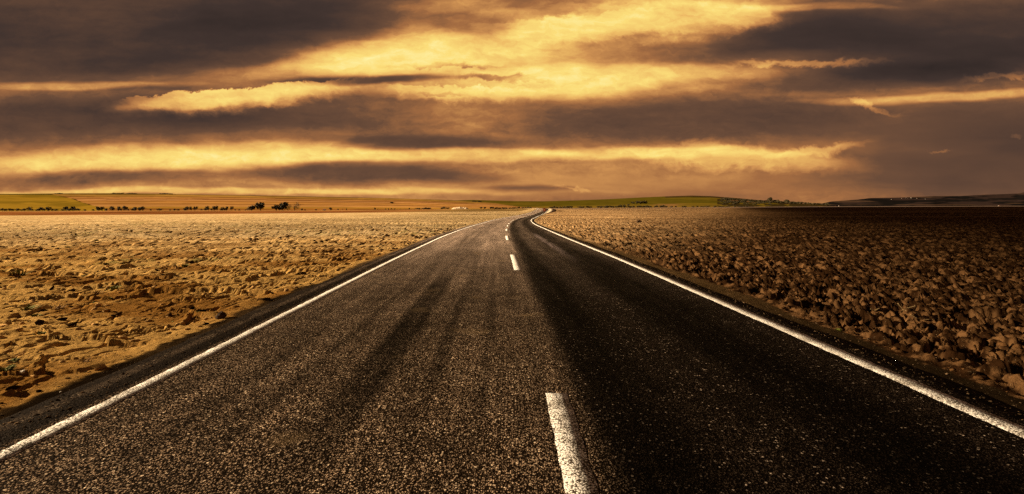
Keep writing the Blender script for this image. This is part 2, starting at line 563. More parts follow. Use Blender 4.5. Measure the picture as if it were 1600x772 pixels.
    f = T.m('MULTIPLY', T.m('MULTIPLY', T.rng(st, 0.33, 0.67, 0.72, 1.28), T.rng(thin, 0.33, 0.67, 0.62, 1.35)), T.rng(T.noise(g, 0.35, 4, 0.6), 0.3, 0.7, 0.80, 1.18))
    cbn = T.n('ShaderNodeCombineXYZ')
    for k in range(3): T.put(cbn.inputs[k], f)
    c = T.vm('MULTIPLY', c, cbn.outputs[0])
    # polished pale strip in the right lane and dusty strip outside the left line
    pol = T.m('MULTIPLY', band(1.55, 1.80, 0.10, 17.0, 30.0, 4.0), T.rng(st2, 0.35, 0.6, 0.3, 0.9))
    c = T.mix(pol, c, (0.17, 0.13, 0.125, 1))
    dust = T.m('MULTIPLY', band(-3.86, -3.76, 0.04, src=uq), T.rng(T.noise(T.mapping(lane, scale=(1, 0.35, 1)), 4.0, 5, 0.65), 0.35, 0.6, 0.0, 0.75))
    c = T.mix(dust, c, (0.040, 0.028, 0.020, 1))
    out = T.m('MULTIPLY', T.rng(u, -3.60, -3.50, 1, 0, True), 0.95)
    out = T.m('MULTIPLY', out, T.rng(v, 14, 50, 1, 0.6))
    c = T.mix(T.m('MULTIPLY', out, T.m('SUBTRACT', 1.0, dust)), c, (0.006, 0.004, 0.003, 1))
    yb = T.m('MULTIPLY', T.rng(T.noise(g, 1.1, 3), 0.62, 0.72, 0, 0.35), T.m('SUBTRACT', 1.0, right))
    c = T.mix(yb, c, (0.20, 0.135, 0.07, 1))
    # a few thin cracks
    T.put(b.inputs['Base Color'], c)
    hgt = T.m('ADD', T.m('SUBTRACT', 1.0, v1.outputs['Distance']), T.m('MULTIPLY', T.m('SUBTRACT', 1.0, v2.outputs['Distance']), 0.8))
    hgt = T.m('ADD', hgt, T.m('MULTIPLY', T.noise(g, 30.0, 4), 0.8))
    bump(T, b, hgt, 0.9, 0.010)
    T.put(b.inputs['Roughness'], T.rng(T.noise(lane, 12.0, 3), 0.3, 0.7, 0.62, 0.85))
    b.inputs['Specular IOR Level'].default_value = 0.01
    return m


def paint_material():
    m, T, b = bsdf_mat('road_paint')
    g = T.n('ShaderNodeNewGeometry').outputs['Position']
    v = T.n('ShaderNodeTexVoronoi'); T.put(v.inputs['Vector'], g); v.inputs['Scale'].default_value = 70
    n = T.noise(g, 90.0, 4, 0.7)
    big = T.noise(g, 5.0, 4, 0.6)
    pit = T.m('ADD', T.m('ADD', T.m('MULTIPLY', v.outputs['Distance'], 0.6), n), T.m('MULTIPLY', big, 0.7))
    ln = T.n('ShaderNodeSeparateXYZ'); T.put(ln.inputs[0], T.n('ShaderNodeAttribute', attribute_name='lane').outputs['Vector'])
    worn = T.m('MULTIPLY', T.rng(pit, 1.10, 1.20, 0, 1), T.rng(ln.outputs[1], 3.0, 11.0, 1.0, 0.12))
    dirt = T.mix(T.rng(big, 0.35, 0.7), (0.88, 0.86, 0.84, 1), (0.78, 0.73, 0.66, 1))
    T.put(b.inputs['Base Color'], T.mix(worn, dirt, (0.055, 0.040, 0.028, 1)))
    b.inputs['Roughness'].default_value = 0.7
    bump(T, b, T.m('SUBTRACT', T.m('ADD', n, 0.0), v.outputs['Distance']), 0.9, 0.007)
    return m


M_SOIL = soil_material()
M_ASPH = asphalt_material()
M_PAINT = paint_material()

# ------------------------------------------------------------------ ground sheet
rows = list(np.arange(-220, -8, 12.0)) + list(np.arange(-8, 1.6, 0.8))
dyr = 768.0 / 2.0
ylast = 2.0
while ylast < 40:
    rows.append(ylast); ylast += 0.62 * ylast * ylast / 768.0 + 0.002
while ylast < 700:
    rows.append(ylast); ylast *= 1.011 if ylast < 150 else 1.018
rows += [ylast * 1.0, ylast * 1.2, ylast * 1.5, 1500, 2500, 6000, 15000, 45000]
rows = np.array(sorted(rows))
tl = np.linspace(0, 1, 600)
NEARCOL = np.concatenate([np.arange(-4.68, -3.84, 0.03), [-3.6, -2.0, 0, 2.0, 3.1], np.arange(3.28, 4.19, 0.03)])
Yg = rows[:, None]
span = 1.22 * np.abs(Yg) + 7.0
tcurve = tl ** 1.35
dl = -4.7 - (tcurve[::-1][None, :]) * span
dl = dl[:, :-1]
dr = 4.2 + (tcurve[1:][None, :]) * span
D = np.concatenate([dl, np.repeat(NEARCOL[None, :], len(rows), 0), dr], 1)
# far skirts to the sides
D = np.concatenate([D[:, :1] - 20 * (1 + np.abs(Yg)), D[:, :1] - 3 * (1 + np.abs(Yg)), D, D[:, -1:] + 3 * (1 + np.abs(Yg)), D[:, -1:] + 20 * (1 + np.abs(Yg))], 1)
YY = np.repeat(Yg, D.shape[1], 1)
XX = D + rx(YY)


def ground_z(XX, YY):
    D = XX - rx(YY)
    gap = np.where(D < 0, left_edge(YY) - D, D - right_edge(YY))                    # metres out from the verge
    zb = base_z(XX, YY)
    zroad = rz(YY)
    wide = np.where(YY < 98, 0.6, 0.6 + (YY - 98) * 0.05)
    k = sstep(0, 1, gap / wide)
    Z = (zroad - 0.035) * (1 - k) + zb * k
    onroad = (D > -3.86) & (D < 3.30)
    Z = np.where(onroad, zroad - 0.10, Z)
    Z += np.where((~onroad) & (gap <= 0.3), 0.035 * (fbm(XX * 4, YY * 4, 11, 5) - 0.5), 0)
    hd, op = field_detail(XX, YY, D)
    fade = sstep(-0.02, 0.35, gap) * np.clip(1.0 - (YY - 60) / 200.0, 0.0, 1) * (YY > 0.5)
    Z += np.where(gap > -0.02, hd * fade, 0)
    return Z, gap, op


Z, gap, op = ground_z(XX, YY)


# soil colours: real ground colours, patch by patch
def mixc(a, b, t): return a + (b - a) * t[..., None]
C = lambda *c: np.array(c)[None, None, :] * np.ones(XX.shape + (1,))
big = fbm(XX * 0.08, YY * 0.11, 101, 4)
med = fbm(XX * 0.6, YY * 0.9, 102, 4)
sand = mixc(C(0.23, 0.112, 0.027), C(0.44, 0.265, 0.085), sstep(0.35, 0.62, med))
pale = mixc(C(0.28, 0.185, 0.085), C(0.41, 0.295, 0.155), sstep(0.35, 0.65, med))
lcol = mixc(sand, pale, sstep(12, 34, YY + 14 * (big - 0.5)))
weed = sstep(0.60, 0.68, fbm(XX * 1.6, YY * 2.2, 103, 4)) * sstep(0.5, 0.62, fbm(XX * 0.12 + 9, YY * 0.2, 104, 3))
lcol = mixc(lcol, C(0.16, 0.15, 0.045), weed * 0.6)
# rust coloured rough grass where the left field ends
band = sstep(332, 348, YY + 6 * (big - 0.5) + 0.0 * XX) * sstep(660, 600, YY) * (XX < rx(YY) - 7)
rust = mixc(C(0.085, 0.030, 0.008), C(0.17, 0.066, 0.020), sstep(0.35, 0.65, fbm(XX * 0.03, YY * 0.01, 105, 4)))
rust = mixc(rust, C(0.13, 0.080, 0.028), sstep(-130, -40, XX))
lcol = mixc(lcol, rust, band)
far = sstep(600, 680, YY)
lcol = mixc(lcol, C(0.34, 0.20, 0.055), far)
fine = fbm(XX * 9, YY * 9, 109, 4)
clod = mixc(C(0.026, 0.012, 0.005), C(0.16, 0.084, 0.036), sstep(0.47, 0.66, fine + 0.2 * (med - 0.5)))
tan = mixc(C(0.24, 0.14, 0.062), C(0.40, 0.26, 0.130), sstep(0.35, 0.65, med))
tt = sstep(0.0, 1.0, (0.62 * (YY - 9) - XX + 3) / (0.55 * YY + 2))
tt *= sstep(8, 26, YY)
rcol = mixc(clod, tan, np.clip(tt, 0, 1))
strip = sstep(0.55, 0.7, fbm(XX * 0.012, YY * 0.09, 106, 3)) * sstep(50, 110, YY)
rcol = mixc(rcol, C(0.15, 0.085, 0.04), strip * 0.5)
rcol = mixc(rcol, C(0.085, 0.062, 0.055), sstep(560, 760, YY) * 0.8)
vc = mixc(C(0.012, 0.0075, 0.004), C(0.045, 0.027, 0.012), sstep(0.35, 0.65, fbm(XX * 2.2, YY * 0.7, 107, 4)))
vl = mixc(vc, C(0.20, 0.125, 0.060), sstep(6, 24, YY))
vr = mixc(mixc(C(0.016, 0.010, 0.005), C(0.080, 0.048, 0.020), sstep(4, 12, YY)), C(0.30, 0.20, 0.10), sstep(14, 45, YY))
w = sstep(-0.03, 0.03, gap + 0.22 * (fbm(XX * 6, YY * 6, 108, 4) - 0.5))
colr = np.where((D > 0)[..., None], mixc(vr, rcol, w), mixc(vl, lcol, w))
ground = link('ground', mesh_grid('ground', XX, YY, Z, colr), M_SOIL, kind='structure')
del XX, YY, Z, colr, lcol, rcol, D


# ------------------------------------------------------------------ road
def ribbon(ys, offs, zoff):
    """rows along the road, columns at the given offsets from the centre line"""
    ys = np.asarray(ys, float)
    x = rx(ys); z = rz(ys)
    tx = np.gradient(x, ys); L = np.sqrt(1 + tx * tx)
    nx, ny = 1 / L, -tx / L
    arc = np.concatenate([[0], np.cumsum(np.hypot(np.diff(x), np.diff(ys)))])
    arc = arc + ys[0]
    offs = np.asarray(offs, float)
    if offs.ndim == 1: offs = np.repeat(offs[None, :], len(ys), 0)
    X = x[:, None] + offs * nx[:, None]; Y = ys[:, None] + offs * ny[:, None]
    Z = np.repeat(z[:, None], offs.shape[1], 1) + zoff
    uv = np.stack([offs, np.repeat(arc[:, None], offs.shape[1], 1), 0 * offs], -1)
    return X, Y, Z, uv


ys = [-80.0]
while ys[-1] < 820:
    y = ys[-1]
    ys.append(y + (0.10 if -1 < y < 12 else 0.25 if -1 < y < 30 else 0.5 if -1 < y < 100 else 2.0))
ys = np.array(ys)
el_ = -3.98 + 0.10 * (fbm(ys * 0.9, ys * 0 + 2, 201, 4) - 0.5) * 2
er_ = 3.40 + 0.09 * (fbm(ys * 0.9, ys * 0 + 7, 202, 4) - 0.5) * 2
mid = np.array([-3.6, -3.3, -2.6, -1.9, -1.2, -0.6, 0, 0.6, 1.2, 1.9, 2.6, 3.1])
offs = np.concatenate([(el_ - 0.02)[:, None], el_[:, None], np.repeat(mid[None, :], len(ys), 0), er_[:, None], (er_ + 0.02)[:, None]], 1)
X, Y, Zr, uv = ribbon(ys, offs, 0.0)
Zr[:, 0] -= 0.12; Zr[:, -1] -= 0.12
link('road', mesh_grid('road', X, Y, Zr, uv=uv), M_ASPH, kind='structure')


def painted(name, y0, y1, off, wdt, seed):
    yv = np.arange(y0, y1 + 1e-6, 0.04 if y1 - y0 < 10 else 0.08) if y0 < 20 else np.linspace(y0, y1, max(4, int((y1 - y0) / 1.0)))
    if y1 - y0 > 100:
        yv = np.concatenate([np.arange(y0, -1, 2.0), np.arange(-1, 14, 0.04), np.arange(14, 60, 0.5), np.arange(60, y1, 2.0)])
    j = 0.012 * (fbm(yv * 9, yv * 0 + seed, 300 + seed, 3) - 0.5) * 2
    j2 = 0.012 * (fbm(yv * 9, yv * 0 + seed + 50, 320 + seed, 3) - 0.5) * 2
    a = off - wdt / 2 + j; bb = off + wdt / 2 + j2
    o = np.stack([a - 0.001, a, bb, bb + 0.001], 1)
    X, Y, Z, uv = ribbon(yv, o, 0.004)
    Z[:, 0] -= 0.003; Z[:, -1] -= 0.003
    return mesh_grid(name, X, Y, Z, uv=uv)


link('road_edge_line', painted('road_edge_line', -80, 800, LEFT_LINE, 0.13, 1), M_PAINT, kind='structure')
link('road_edge_line', painted('road_edge_line', -80, 800, RIGHT_LINE, 0.17, 2), M_PAINT, kind='structure')
for i in range(-3, 34):
    y1 = 4.12 + 12.03 * i
    link('road_centre_line', painted('road_centre_line', y1 - 4.05, y1, 0.0, 0.175, 3 + (i % 5)), M_PAINT, kind='structure')

#@@HILLS
# ------------------------------------------------------------------ hills behind the plain
def hill_material(name, nscale=0.02, amt=0.25):
    m, T, b = bsdf_mat(name)
    at = T.n('ShaderNodeAttribute', attribute_name='soil').outputs['Color']
    g = T.n('ShaderNodeNewGeometry').outputs['Position']
    f = T.rng(T.noise(T.mapping(g, scale=(1, 0.4, 1)), nscale, 6, 0.65), 0.3, 0.7, 1 - amt, 1 + amt)
    cbn = T.n('ShaderNodeCombineXYZ')
    for k in range(3): T.put(cbn.inputs[k], f)
    T.put(b.inputs['Base Color'], T.vm('MULTIPLY', T.vm('MULTIPLY', at, cbn.outputs[0]), (0.47, 0.40, 0.33)))
    b.inputs['Specular IOR Level'].default_value = 0.0
    return m


M_HILL = hill_material('hill_fields')


def hill(name, az, y0, y1, foot, crest, colour, power=1.0, rows_=70, rough=0.0):
    """a slope climbing away from its foot at distance y0 to its crest at y1; az, foot, crest are sight lines"""
    a = np.linspace(az[0], az[1], int((az[1] - az[0]) / 1.5))
    t = np.concatenate([np.linspace(0, 1, rows_), [1.05, 1.3, 2.2]])
    A, T_ = np.meshgrid(a, t)
    f = np.interp(A, foot[0], foot[1]); c = np.interp(A, crest[0], crest[1])
    c = c - rough * 2.2 * (fbm(A * 0.05, A * 0 + 1, 401, 5) - 0.5)
    Yh = y0 + (y1 - y0) * T_
    row = f + (c - f) * np.clip(T_, 0, 1) ** power
    Zh = CAM_H - (row - 323) * Yh / F
    Zh = np.where(T_ > 1, Zh - (T_ - 1) ** 1.2 * (y1 - y0) * 0.06, Zh)
    Xh = (A - 800) * Yh / F
    col = colour(A, row, np.clip(T_, 0, 1), f, c)
    return link('hill', mesh_grid(name, Xh, Yh, Zh, col), M_HILL, kind='structure')


def pick(v, stops):
    """piecewise colour bands"""
    out = np.zeros(v.shape + (3,))
    for (lo, hi, c) in stops:
        w_ = (v >= lo) & (v < hi)
        out[w_] = c
    return out


def col_left(A, row, t, f, c):
    wv = row + 0.8 * (fbm(A * 0.012, row * 0.1, 411, 3) - 0.5) - np.interp(A, [0, 300, 500, 640, 760, 860], [302.5, 303.5, 307.5, 310, 316, 322])
    s = wv / (328.0 - np.interp(A, [0, 300, 500, 640, 760, 860], [302.5, 303.5, 307.5, 310, 316, 322]))   # 0 at crest .. 1 at foot
    o = pick(s, [(-1, 0.035, (0.13, 0.095, 0.022)), (0.035, 0.16, (0.34, 0.22, 0.060)), (0.16, 0.20, (0.19, 0.095, 0.025)), (0.20, 0.30, (0.42, 0.24, 0.088)),
                 (0.30, 0.335, (0.14, 0.050, 0.014)), (0.335, 0.42, (0.50, 0.30, 0.13)), (0.42, 0.47, (0.28, 0.14, 0.036)), (0.47, 0.60, (0.44, 0.255, 0.085)),
                 (0.60, 0.64, (0.22, 0.105, 0.028)), (0.64, 0.80, (0.46, 0.27, 0.10)), (0.80, 0.90, (0.40, 0.25, 0.05)), (0.90, 3, (0.26, 0.13, 0.035))])
    blk = np.floor((A + 40 * np.sin(row * 0.4)) / 130)
    o *= (0.85 + 0.3 * h2(blk, np.floor(s * 9), 5))[..., None]
    # the green-gold field on the far left, its edge running down to the right
    edge = np.interp(row, [302, 306, 310, 316, 322, 326], [70, 92, 112, 128, 148, 166]) + 3 * (fbm(row * 0.7, A * 0, 413, 3) - 0.5)
    g = (A < edge)
    gc = np.zeros(A.shape + (3,)); gc[:] = (0.21, 0.155, 0.018)
    sh = sstep(0.35, 0.65, fbm(A * 0.02, row * 0.25, 412, 4))[..., None]
    gc = gc * (1 - sh) + np.array((0.32, 0.225, 0.028)) * sh
    gc[(row < 304.6)] = (0.12, 0.10, 0.022)
    o[g] = gc[g]
    line = (np.abs(A - edge) < 1.4) & (fbm(row * 1.3, A * 0 + 5, 414, 2) > 0.5)
    o[line] = (0.035, 0.022, 0.008)
    return o


hill('left_hill', (-700, 862), 650, 2600,
     ([-700, 0, 640, 760, 862], [331, 331, 329, 327, 326.5]),
     ([-700, -200, 0, 80, 100, 180, 250, 320, 400, 500, 560, 620, 700, 760, 800, 862], [306, 303.5, 303, 302.4, 302.2, 302, 302.8, 304.2, 305.4, 307.4, 308.6, 310, 312.6, 316, 319.5, 325]),
     col_left, power=0.9, rows_=90)


def col_green(A, row, t, f, c):
    o = np.zeros(A.shape + (3,))
    o[:] = (0.095, 0.085, 0.010)
    st_ = sstep(0.40, 0.60, fbm(A * 0.01, row * 0.5, 421, 4))[..., None]
    o = o * (1 - st_) + np.array((0.150, 0.120, 0.016)) * st_
    low = sstep(0.35, 0.0, t)[..., None]
    o = o * (1 - low) + np.array((0.22, 0.155, 0.03)) * low
    top = (row < c + 2.2) & (A > 1040)
    o[top] = (0.060, 0.042, 0.016)
    tanp = sstep(317, 320, row) * sstep(1010, 1035, A) * sstep(1085, 1050, A) * sstep(0.35, 0.6, fbm(A * 0.06, row * 0.9, 423, 3))
    o = o * (1 - tanp[..., None]) + np.array((0.24, 0.15, 0.06)) * tanp[..., None]
    pink = (row > c + 2.0) & (row < c + 5) & (A > 1134) & (A < 1180)
    o[pink] = (0.20, 0.12, 0.06)
    dk = (A > 1120) & (fbm(A * 0.1, row * 0.6, 422, 3) > 0.45)
    o[dk] = (0.04, 0.032, 0.012)
    return o


hill('green_hill', (640, 1320), 1300, 3200,
     ([640, 1320], [327, 325]),
     ([640, 700, 740, 800, 850, 900, 950, 1000, 1050, 1080, 1110, 1150, 1190, 1230, 1280, 1320], [318, 313.5, 312.4, 314.2, 314.5, 313.2, 311.2, 308.6, 306.5, 305.6, 306.4, 309.4, 313, 317, 319.5, 324]),
     col_green, power=0.9)


def col_far(A, row, t, f, c):
    n = fbm(A * 0.03, row * 0.35, 431, 5)
    dark, brown = np.array((0.009, 0.009, 0.011)), np.array((0.032, 0.024, 0.026))
    k_ = sstep(0.46, 0.60, n)[..., None]
    o = dark * (1 - k_) + brown * k_
    tn = sstep(0.60, 0.66, fbm(A * 0.012 + 4, row * 0.5, 432, 4))[..., None]
    o = o * (1 - tn) + np.array((0.060, 0.042, 0.034)) * tn
    return o


hill('far_hill', (1230, 2300), 5200, 8200, ([1230, 2300], [324.5, 323]),
     ([1230, 1280, 1300, 1340, 1360, 1400, 1440, 1460, 1500, 1520, 1560, 1590, 1600, 1700, 1900, 2300], [322, 318.6, 314.8, 311.6, 309.4, 308.8, 307.4, 306.4, 306.6, 305.2, 303.4, 302.4, 300.6, 297, 302, 308]),
     col_far, rough=0.35)
hill('far_hill', (1380, 2300), 3600, 5000, ([1380, 2300], [324.5, 323.5]),
     ([1380, 1420, 1460, 1490, 1530, 1600, 1700, 2300], [322, 316, 315, 318, 317.5, 314, 313, 316]),
     col_far, rough=0.25)

# ------------------------------------------------------------------ added cloud, out of view: its thickness is shaped to shade the right side
def shade_cloud():
    H = 400.0
    off = Vector((sd.x, sd.y)) / sd.z * H
    gx = np.concatenate([np.linspace(-45, 60, 60), np.linspace(64, 1000, 90)])
    gy = np.linspace(-260, 820, 230)
    GX, GY = np.meshgrid(gx, gy)
    a = math.radians(24)
    GXs = GX + GY * 0                         # ground point that lies in this part of the cloud's shade
    d = (GXs + 3) * math.cos(a) - GY * math.sin(a)
    th = sstep(-13, 19, d + 6 * (fbm(GX * 0.03, GY * 0.03, 501, 4) - 0.5) * np.clip(np.hypot(GX, GY) / 30, 0, 1))
    th = np.where(GY < 0, sstep(-11, 24, (GXs + 3) * math.cos(a) - GY * 0.15), th)
    th *= (0.75 + 0.5 * fbm(GX * 0.012, GY * 0.012, 502, 4))
    th *= 1 - 0.42 * sstep(35, 160, d)
    th *= sstep(820, 640, GY) * sstep(-260, -120, GY) * sstep(1000, 820, GX)
    TK = 9.0 * th
    bm_v = []
    base = H + 3 * (fbm(GX * 0.02, GY * 0.02, 503, 4) - 0.5)
    top = base + TK + 0.001
    Xc, Yc = GX + off.x, GY + off.y
    R_, C_ = Xc.shape
    co = np.concatenate([np.stack([Xc, Yc, top], -1).reshape(-1, 3), np.stack([Xc, Yc, base], -1).reshape(-1, 3)])
    i = np.arange(R_ * C_).reshape(R_, C_)
    q1 = np.stack([i[:-1, :-1], i[:-1, 1:], i[1:, 1:], i[1:, :-1]], -1).reshape(-1, 4)
    q2 = q1[:, ::-1] + R_ * C_
    N = R_ * C_
    rim = []
    loop = list(i[0, :]) + list(i[1:, -1]) + list(i[-1, ::-1][1:]) + list(i[::-1, 0][1:-1])
    for k_ in range(len(loop)):
        p, n_ = int(loop[k_]), int(loop[(k_ + 1) % len(loop)])
        rim.append((n_, p, p + N, n_ + N))
    me = bpy.data.meshes.new('cloud')
    me.from_pydata(co.tolist(), [], q1.tolist() + q2.tolist() + rim)
    m = bpy.data.materials.new('shade_cloud_vapour'); m.use_nodes = True
    T = NT(m.node_tree)
    v = T.n('ShaderNodeVolumePrincipled'); o = T.n('ShaderNodeOutputMaterial')
    v.inputs['Color'].default_value = (0.6, 0.56, 0.52, 1)
    v.inputs['Density'].default_value = 0.25
    T.t.links.new(v.outputs[0], o.inputs['Volume'])
    link('cloud', me, m, kind='stuff')  # unseen cloud, added only for the shade it casts


shade_cloud()

#@@THINGS
from mathutils.bvhtree import BVHTree
HILLS = [o for o in COL.objects if o.name.startswith('hill')]
HB = [BVHTree.FromPolygons([v.co for v in o.data.vertices], [tuple(p.vertices) for p in o.data.polygons]) for o in HILLS]


def land_z(x, y):
    """height of whatever land is on top at x, y"""
    z = float(base_z(np.array([x]), np.array([y]))[0])
    for b_ in HB:
        hit = b_.ray_cast(Vector((x, y, 500)), Vector((0, 0, -1)))
        if hit[0] is not None and hit[0].z > z: z = hit[0].z
    return z


def flat_mat(name, c1, c2, scale=3.0, rough=0.9):
    m, T, b = bsdf_mat(name)
    g = T.n('ShaderNodeTexCoord').outputs['Object']
    T.put(b.inputs['Base Color'], T.mix(T.rng(T.noise(g, scale, 4, 0.65), 0.35, 0.65), c1, c2))
    b.inputs['Roughness'].default_value = rough
    return m


M_LEAF = flat_mat('dark_foliage', (0.018, 0.016, 0.006, 1), (0.050, 0.036, 0.012, 1), 1.5)
M_DRYLEAF = flat_mat('dry_foliage', (0.070, 0.040, 0.012, 1), (0.130, 0.075, 0.022, 1), 1.5)
M_BARK = flat_mat('bark', (0.05, 0.03, 0.018, 1), (0.10, 0.06, 0.035, 1), 4)
M_WEED = flat_mat('weed_leaf', (0.10, 0.11, 0.018, 1), (0.22, 0.21, 0.035, 1), 12)
M_DRY = flat_mat('dry_stem', (0.13, 0.060, 0.020, 1), (0.30, 0.170, 0.060, 1), 12)
M_STRAW = flat_mat('straw', (0.42, 0.30, 0.14, 1), (0.62, 0.46, 0.24, 1), 12)
M_STONE = flat_mat('pale_stone', (0.45, 0.40, 0.33, 1), (0.75, 0.70, 0.62, 1), 20)


def crown_mesh(name, seed, n=260, squat=1.0, sparse=0.0):
    """leaf clumps filling an uneven crown of unit height"""
    r = random.Random(seed)
    lobes = [(r.uniform(-0.26, 0.26), r.uniform(-0.26, 0.26), r.uniform(0.42, 0.78), r.uniform(0.18, 0.30)) for _ in range(7)]
    vs, fs = [], []
    for i in range(n):
        lx, ly, lz, lr = r.choice(lobes)
        d = Vector((r.gauss(0, 1), r.gauss(0, 1), r.gauss(0, 1))).normalized() * lr * r.uniform(0.35 + 0.3 * sparse, 1.05)
        c = Vector((lx, ly, lz)) + d
        c.z = max(0.10, c.z * (0.75 + 0.25 * squat))
        a = Vector((r.gauss(0, 1), r.gauss(0, 1), r.gauss(0, 1))).normalized()
        b_ = a.orthogonal().normalized()
        c2 = a.cross(b_)
        sz = r.uniform(0.030, 0.075) * (1 - 0.4 * sparse)
        k0 = len(vs)
        for q in ((1, 0.2), (0.3, 1), (-1, -0.1), (-0.2, -1)):
            vs.append(c + b_ * q[0] * sz + c2 * q[1] * sz * r.uniform(0.6, 1.1))
        fs.append((k0, k0 + 1, k0 + 2, k0 + 3))
    me = bpy.data.meshes.new(name); me.from_pydata(vs, [], fs)
    return me


def tube(vs, fs, pts, rad, sides=6):
    base = len(vs)
    for i, p in enumerate(pts):
        p = Vector(p)
        t = (Vector(pts[min(i + 1, len(pts) - 1)]) - Vector(pts[max(i - 1, 0)])).normalized()
        a = t.orthogonal().normalized(); b_ = t.cross(a)
        for k_ in range(sides):
            an = 2 * math.pi * k_ / sides
            vs.append(p + (a * math.cos(an) + b_ * math.sin(an)) * rad[i])
    for i in range(len(pts) - 1):
        for k_ in range(sides):
            q = base + i * sides
            fs.append((q + k_, q + (k_ + 1) % sides, q + sides + (k_ + 1) % sides, q + sides + k_))
    fs.append(tuple(base + k_ for k_ in range(sides))[::-1])
    fs.append(tuple(base + (len(pts) - 1) * sides + k_ for k_ in range(sides)))


def trunk_mesh(name, seed):
    r = random.Random(seed)
    vs, fs = [], []
    tube(vs, fs, [(0, 0, -0.06), (0.01, 0, 0.15), (-0.01, 0.01, 0.35), (0, 0, 0.6)], [0.045, 0.034, 0.026, 0.012])
    for k_ in range(4):
        an = r.uniform(0, 6.28); h = r.uniform(0.18, 0.4)
        tube(vs, fs, [(0, 0, h), (0.13 * math.cos(an), 0.13 * math.sin(an), h + 0.16), (0.24 * math.cos(an), 0.24 * math.sin(an), h + 0.30)], [0.020, 0.013, 0.006], 5)
    me = bpy.data.meshes.new(name); me.from_pydata(vs, [], fs)
    return me


CROWNS = [crown_mesh('crown', 11 + i, 420, 1.0 if i % 2 else 0.75) for i in range(5)]
for c_ in CROWNS: c_.materials.append(M_LEAF)
SPARSE = crown_mesh('crown', 31, 190, 1.0, 0.9); SPARSE.materials.append(M_DRYLEAF)
BIGCROWN = [crown_mesh('crown', 41 + i, 700, 0.9) for i in range(3)]
for c_ in BIGCROWN: c_.materials.append(M_LEAF)
TRUNKS = [trunk_mesh('trunk', 51 + i) for i in range(3)]
for t_ in TRUNKS: t_.materials.append(M_BARK)


def tree(px, dist, wpx, hpx, name, label, cat, group=None, crown=None, seed=0):
    r = random.Random(int(px * 10) + seed)
    x = (px - 800) * dist / F
    z = land_z(x, dist)
    h = 1.12 * hpx * dist / F; wd = 1.25 * wpx * dist / F
    e = bpy.data.objects.new(name, None); COL.objects.link(e)
    e.location = (x, dist, z - 0.14 * h); e.rotation_euler = (0, 0, r.uniform(0, 6.28))
    e.scale = (wd / 0.95, wd / 0.95, h * 1.14 / 0.98)
    e['label'] = label; e['category'] = cat
    if group: e['group'] = group
    link('trunk', r.choice(TRUNKS), parent=e)
    link('crown', crown or r.choice(CROWNS), parent=e)
    return e


# the row of dark shrubs and trees along the foot of the left hill
ROW = 'dark shrubs and small trees in the row at the foot of the left hill'
small = [(4, 7, 5), (10, 6, 4), (15, 6, 4.5), (20, 4, 4), (27, 5, 4.5), (34, 5, 3.5), (38.5, 5, 4), (50, 5, 3.5), (58, 5, 3), (62, 6, 4), (70, 5, 4), (81, 5, 3.5),
         (88, 4, 3.5), (98, 5, 3), (108, 6, 4), (119, 5, 4), (124, 6, 4), (133, 4, 3), (145, 4, 3), (165, 5, 4), (189, 4, 4), (201, 3, 3), (207, 4, 4), (212, 4, 5), (218, 4, 4),
         (235, 3, 3), (249, 7, 4), (266, 3, 2.5), (273, 4, 3.5), (278, 4, 3), (289, 5, 4.5), (314, 4, 3), (320, 5, 4), (330, 4, 4), (346, 4, 4), (351, 4, 4.5), (367, 2.5, 2.5), (374, 2.5, 2.5), (383, 3, 2), (471, 4, 3.5), (477, 3, 2), (494, 4, 2)]
for p in small:
    tree(p[0], 650, p[1], p[2], 'shrub', 'small dark shrub in the long row below the left hill', 'shrub', ROW)
tall = [(45.5, 6, 7), (66, 6, 6), (76, 7, 7), (104, 7, 7.5), (114, 8, 7.5), (153.5, 6, 7), (160, 7, 7), (175, 7, 7.5), (185, 5, 7.5), (194, 8, 8), (210, 6, 6.5), (223, 10, 7),
        (292, 6, 7), (299, 5, 6.5), (304.5, 6, 7), (325.5, 7, 7), (334, 6, 7.5), (339.5, 5, 7.5), (348, 5, 6), (354, 4.5, 7), (361, 5, 7)]
for p in tall:
    tree(p[0], 655, p[1], p[2], 'tree', 'small round-headed dark tree standing above its row below the left hill', 'tree', ROW)
tree(393, 655, 12, 8, 'tree', 'low dark spreading tree left of the tall round tree near mid-field', 'tree', ROW, BIGCROWN[0])
tree(407, 655, 13, 13, 'tree', 'tall round dark tree rising from the right end of the first pair', 'tree', ROW, BIGCROWN[1])
tree(432, 655, 15, 9, 'tree', 'wide low dark tree left of the tallest tree of the second clump', 'tree', ROW, BIGCROWN[2])
tree(442, 657, 15, 13, 'tree', 'tallest dark tree in the middle of the second clump', 'tree', ROW, BIGCROWN[0])
tree(450, 659, 9, 9, 'tree', 'lighter brown tree leaning out at the right of the second clump', 'tree', ROW, SPARSE)
tree(460.5, 655, 14, 12, 'tree', 'thin brown see-through tree standing alone right of the clumps', 'tree', ROW, SPARSE)
tree(516, 655, 5, 5, 'shrub', 'single dark bush beside the small white shed', 'shrub', None)
for p in [(528, 2, 3), (535, 1.6, 2.5), (541, 2, 3), (585.5, 3, 4), (590, 1.6, 3), (602.5, 2, 3), (607, 2, 3), (611, 2, 3), (614, 1.8, 2.5), (617, 2, 3), (625, 1.6, 2.5), (633.5, 1.6, 2.5), (639, 2.5, 3.5), (648, 1.8, 2.5)]:
    tree(p[0], 655, p[1], p[2], 'shrub', 'tiny shrub in the sparse row right of the white shed', 'shrub', 'tiny sparse shrubs right of the white shed', SPARSE if p[1] < 2 else None)
for p in [(655, 8, 3), (662, 12, 3.5), (669, 8, 3)]:
    tree(p[0], 652, p[1], p[2], 'shrub', 'low olive bush in the patch left of the pale gravel heap', 'shrub', 'bushes left of the gravel heap')
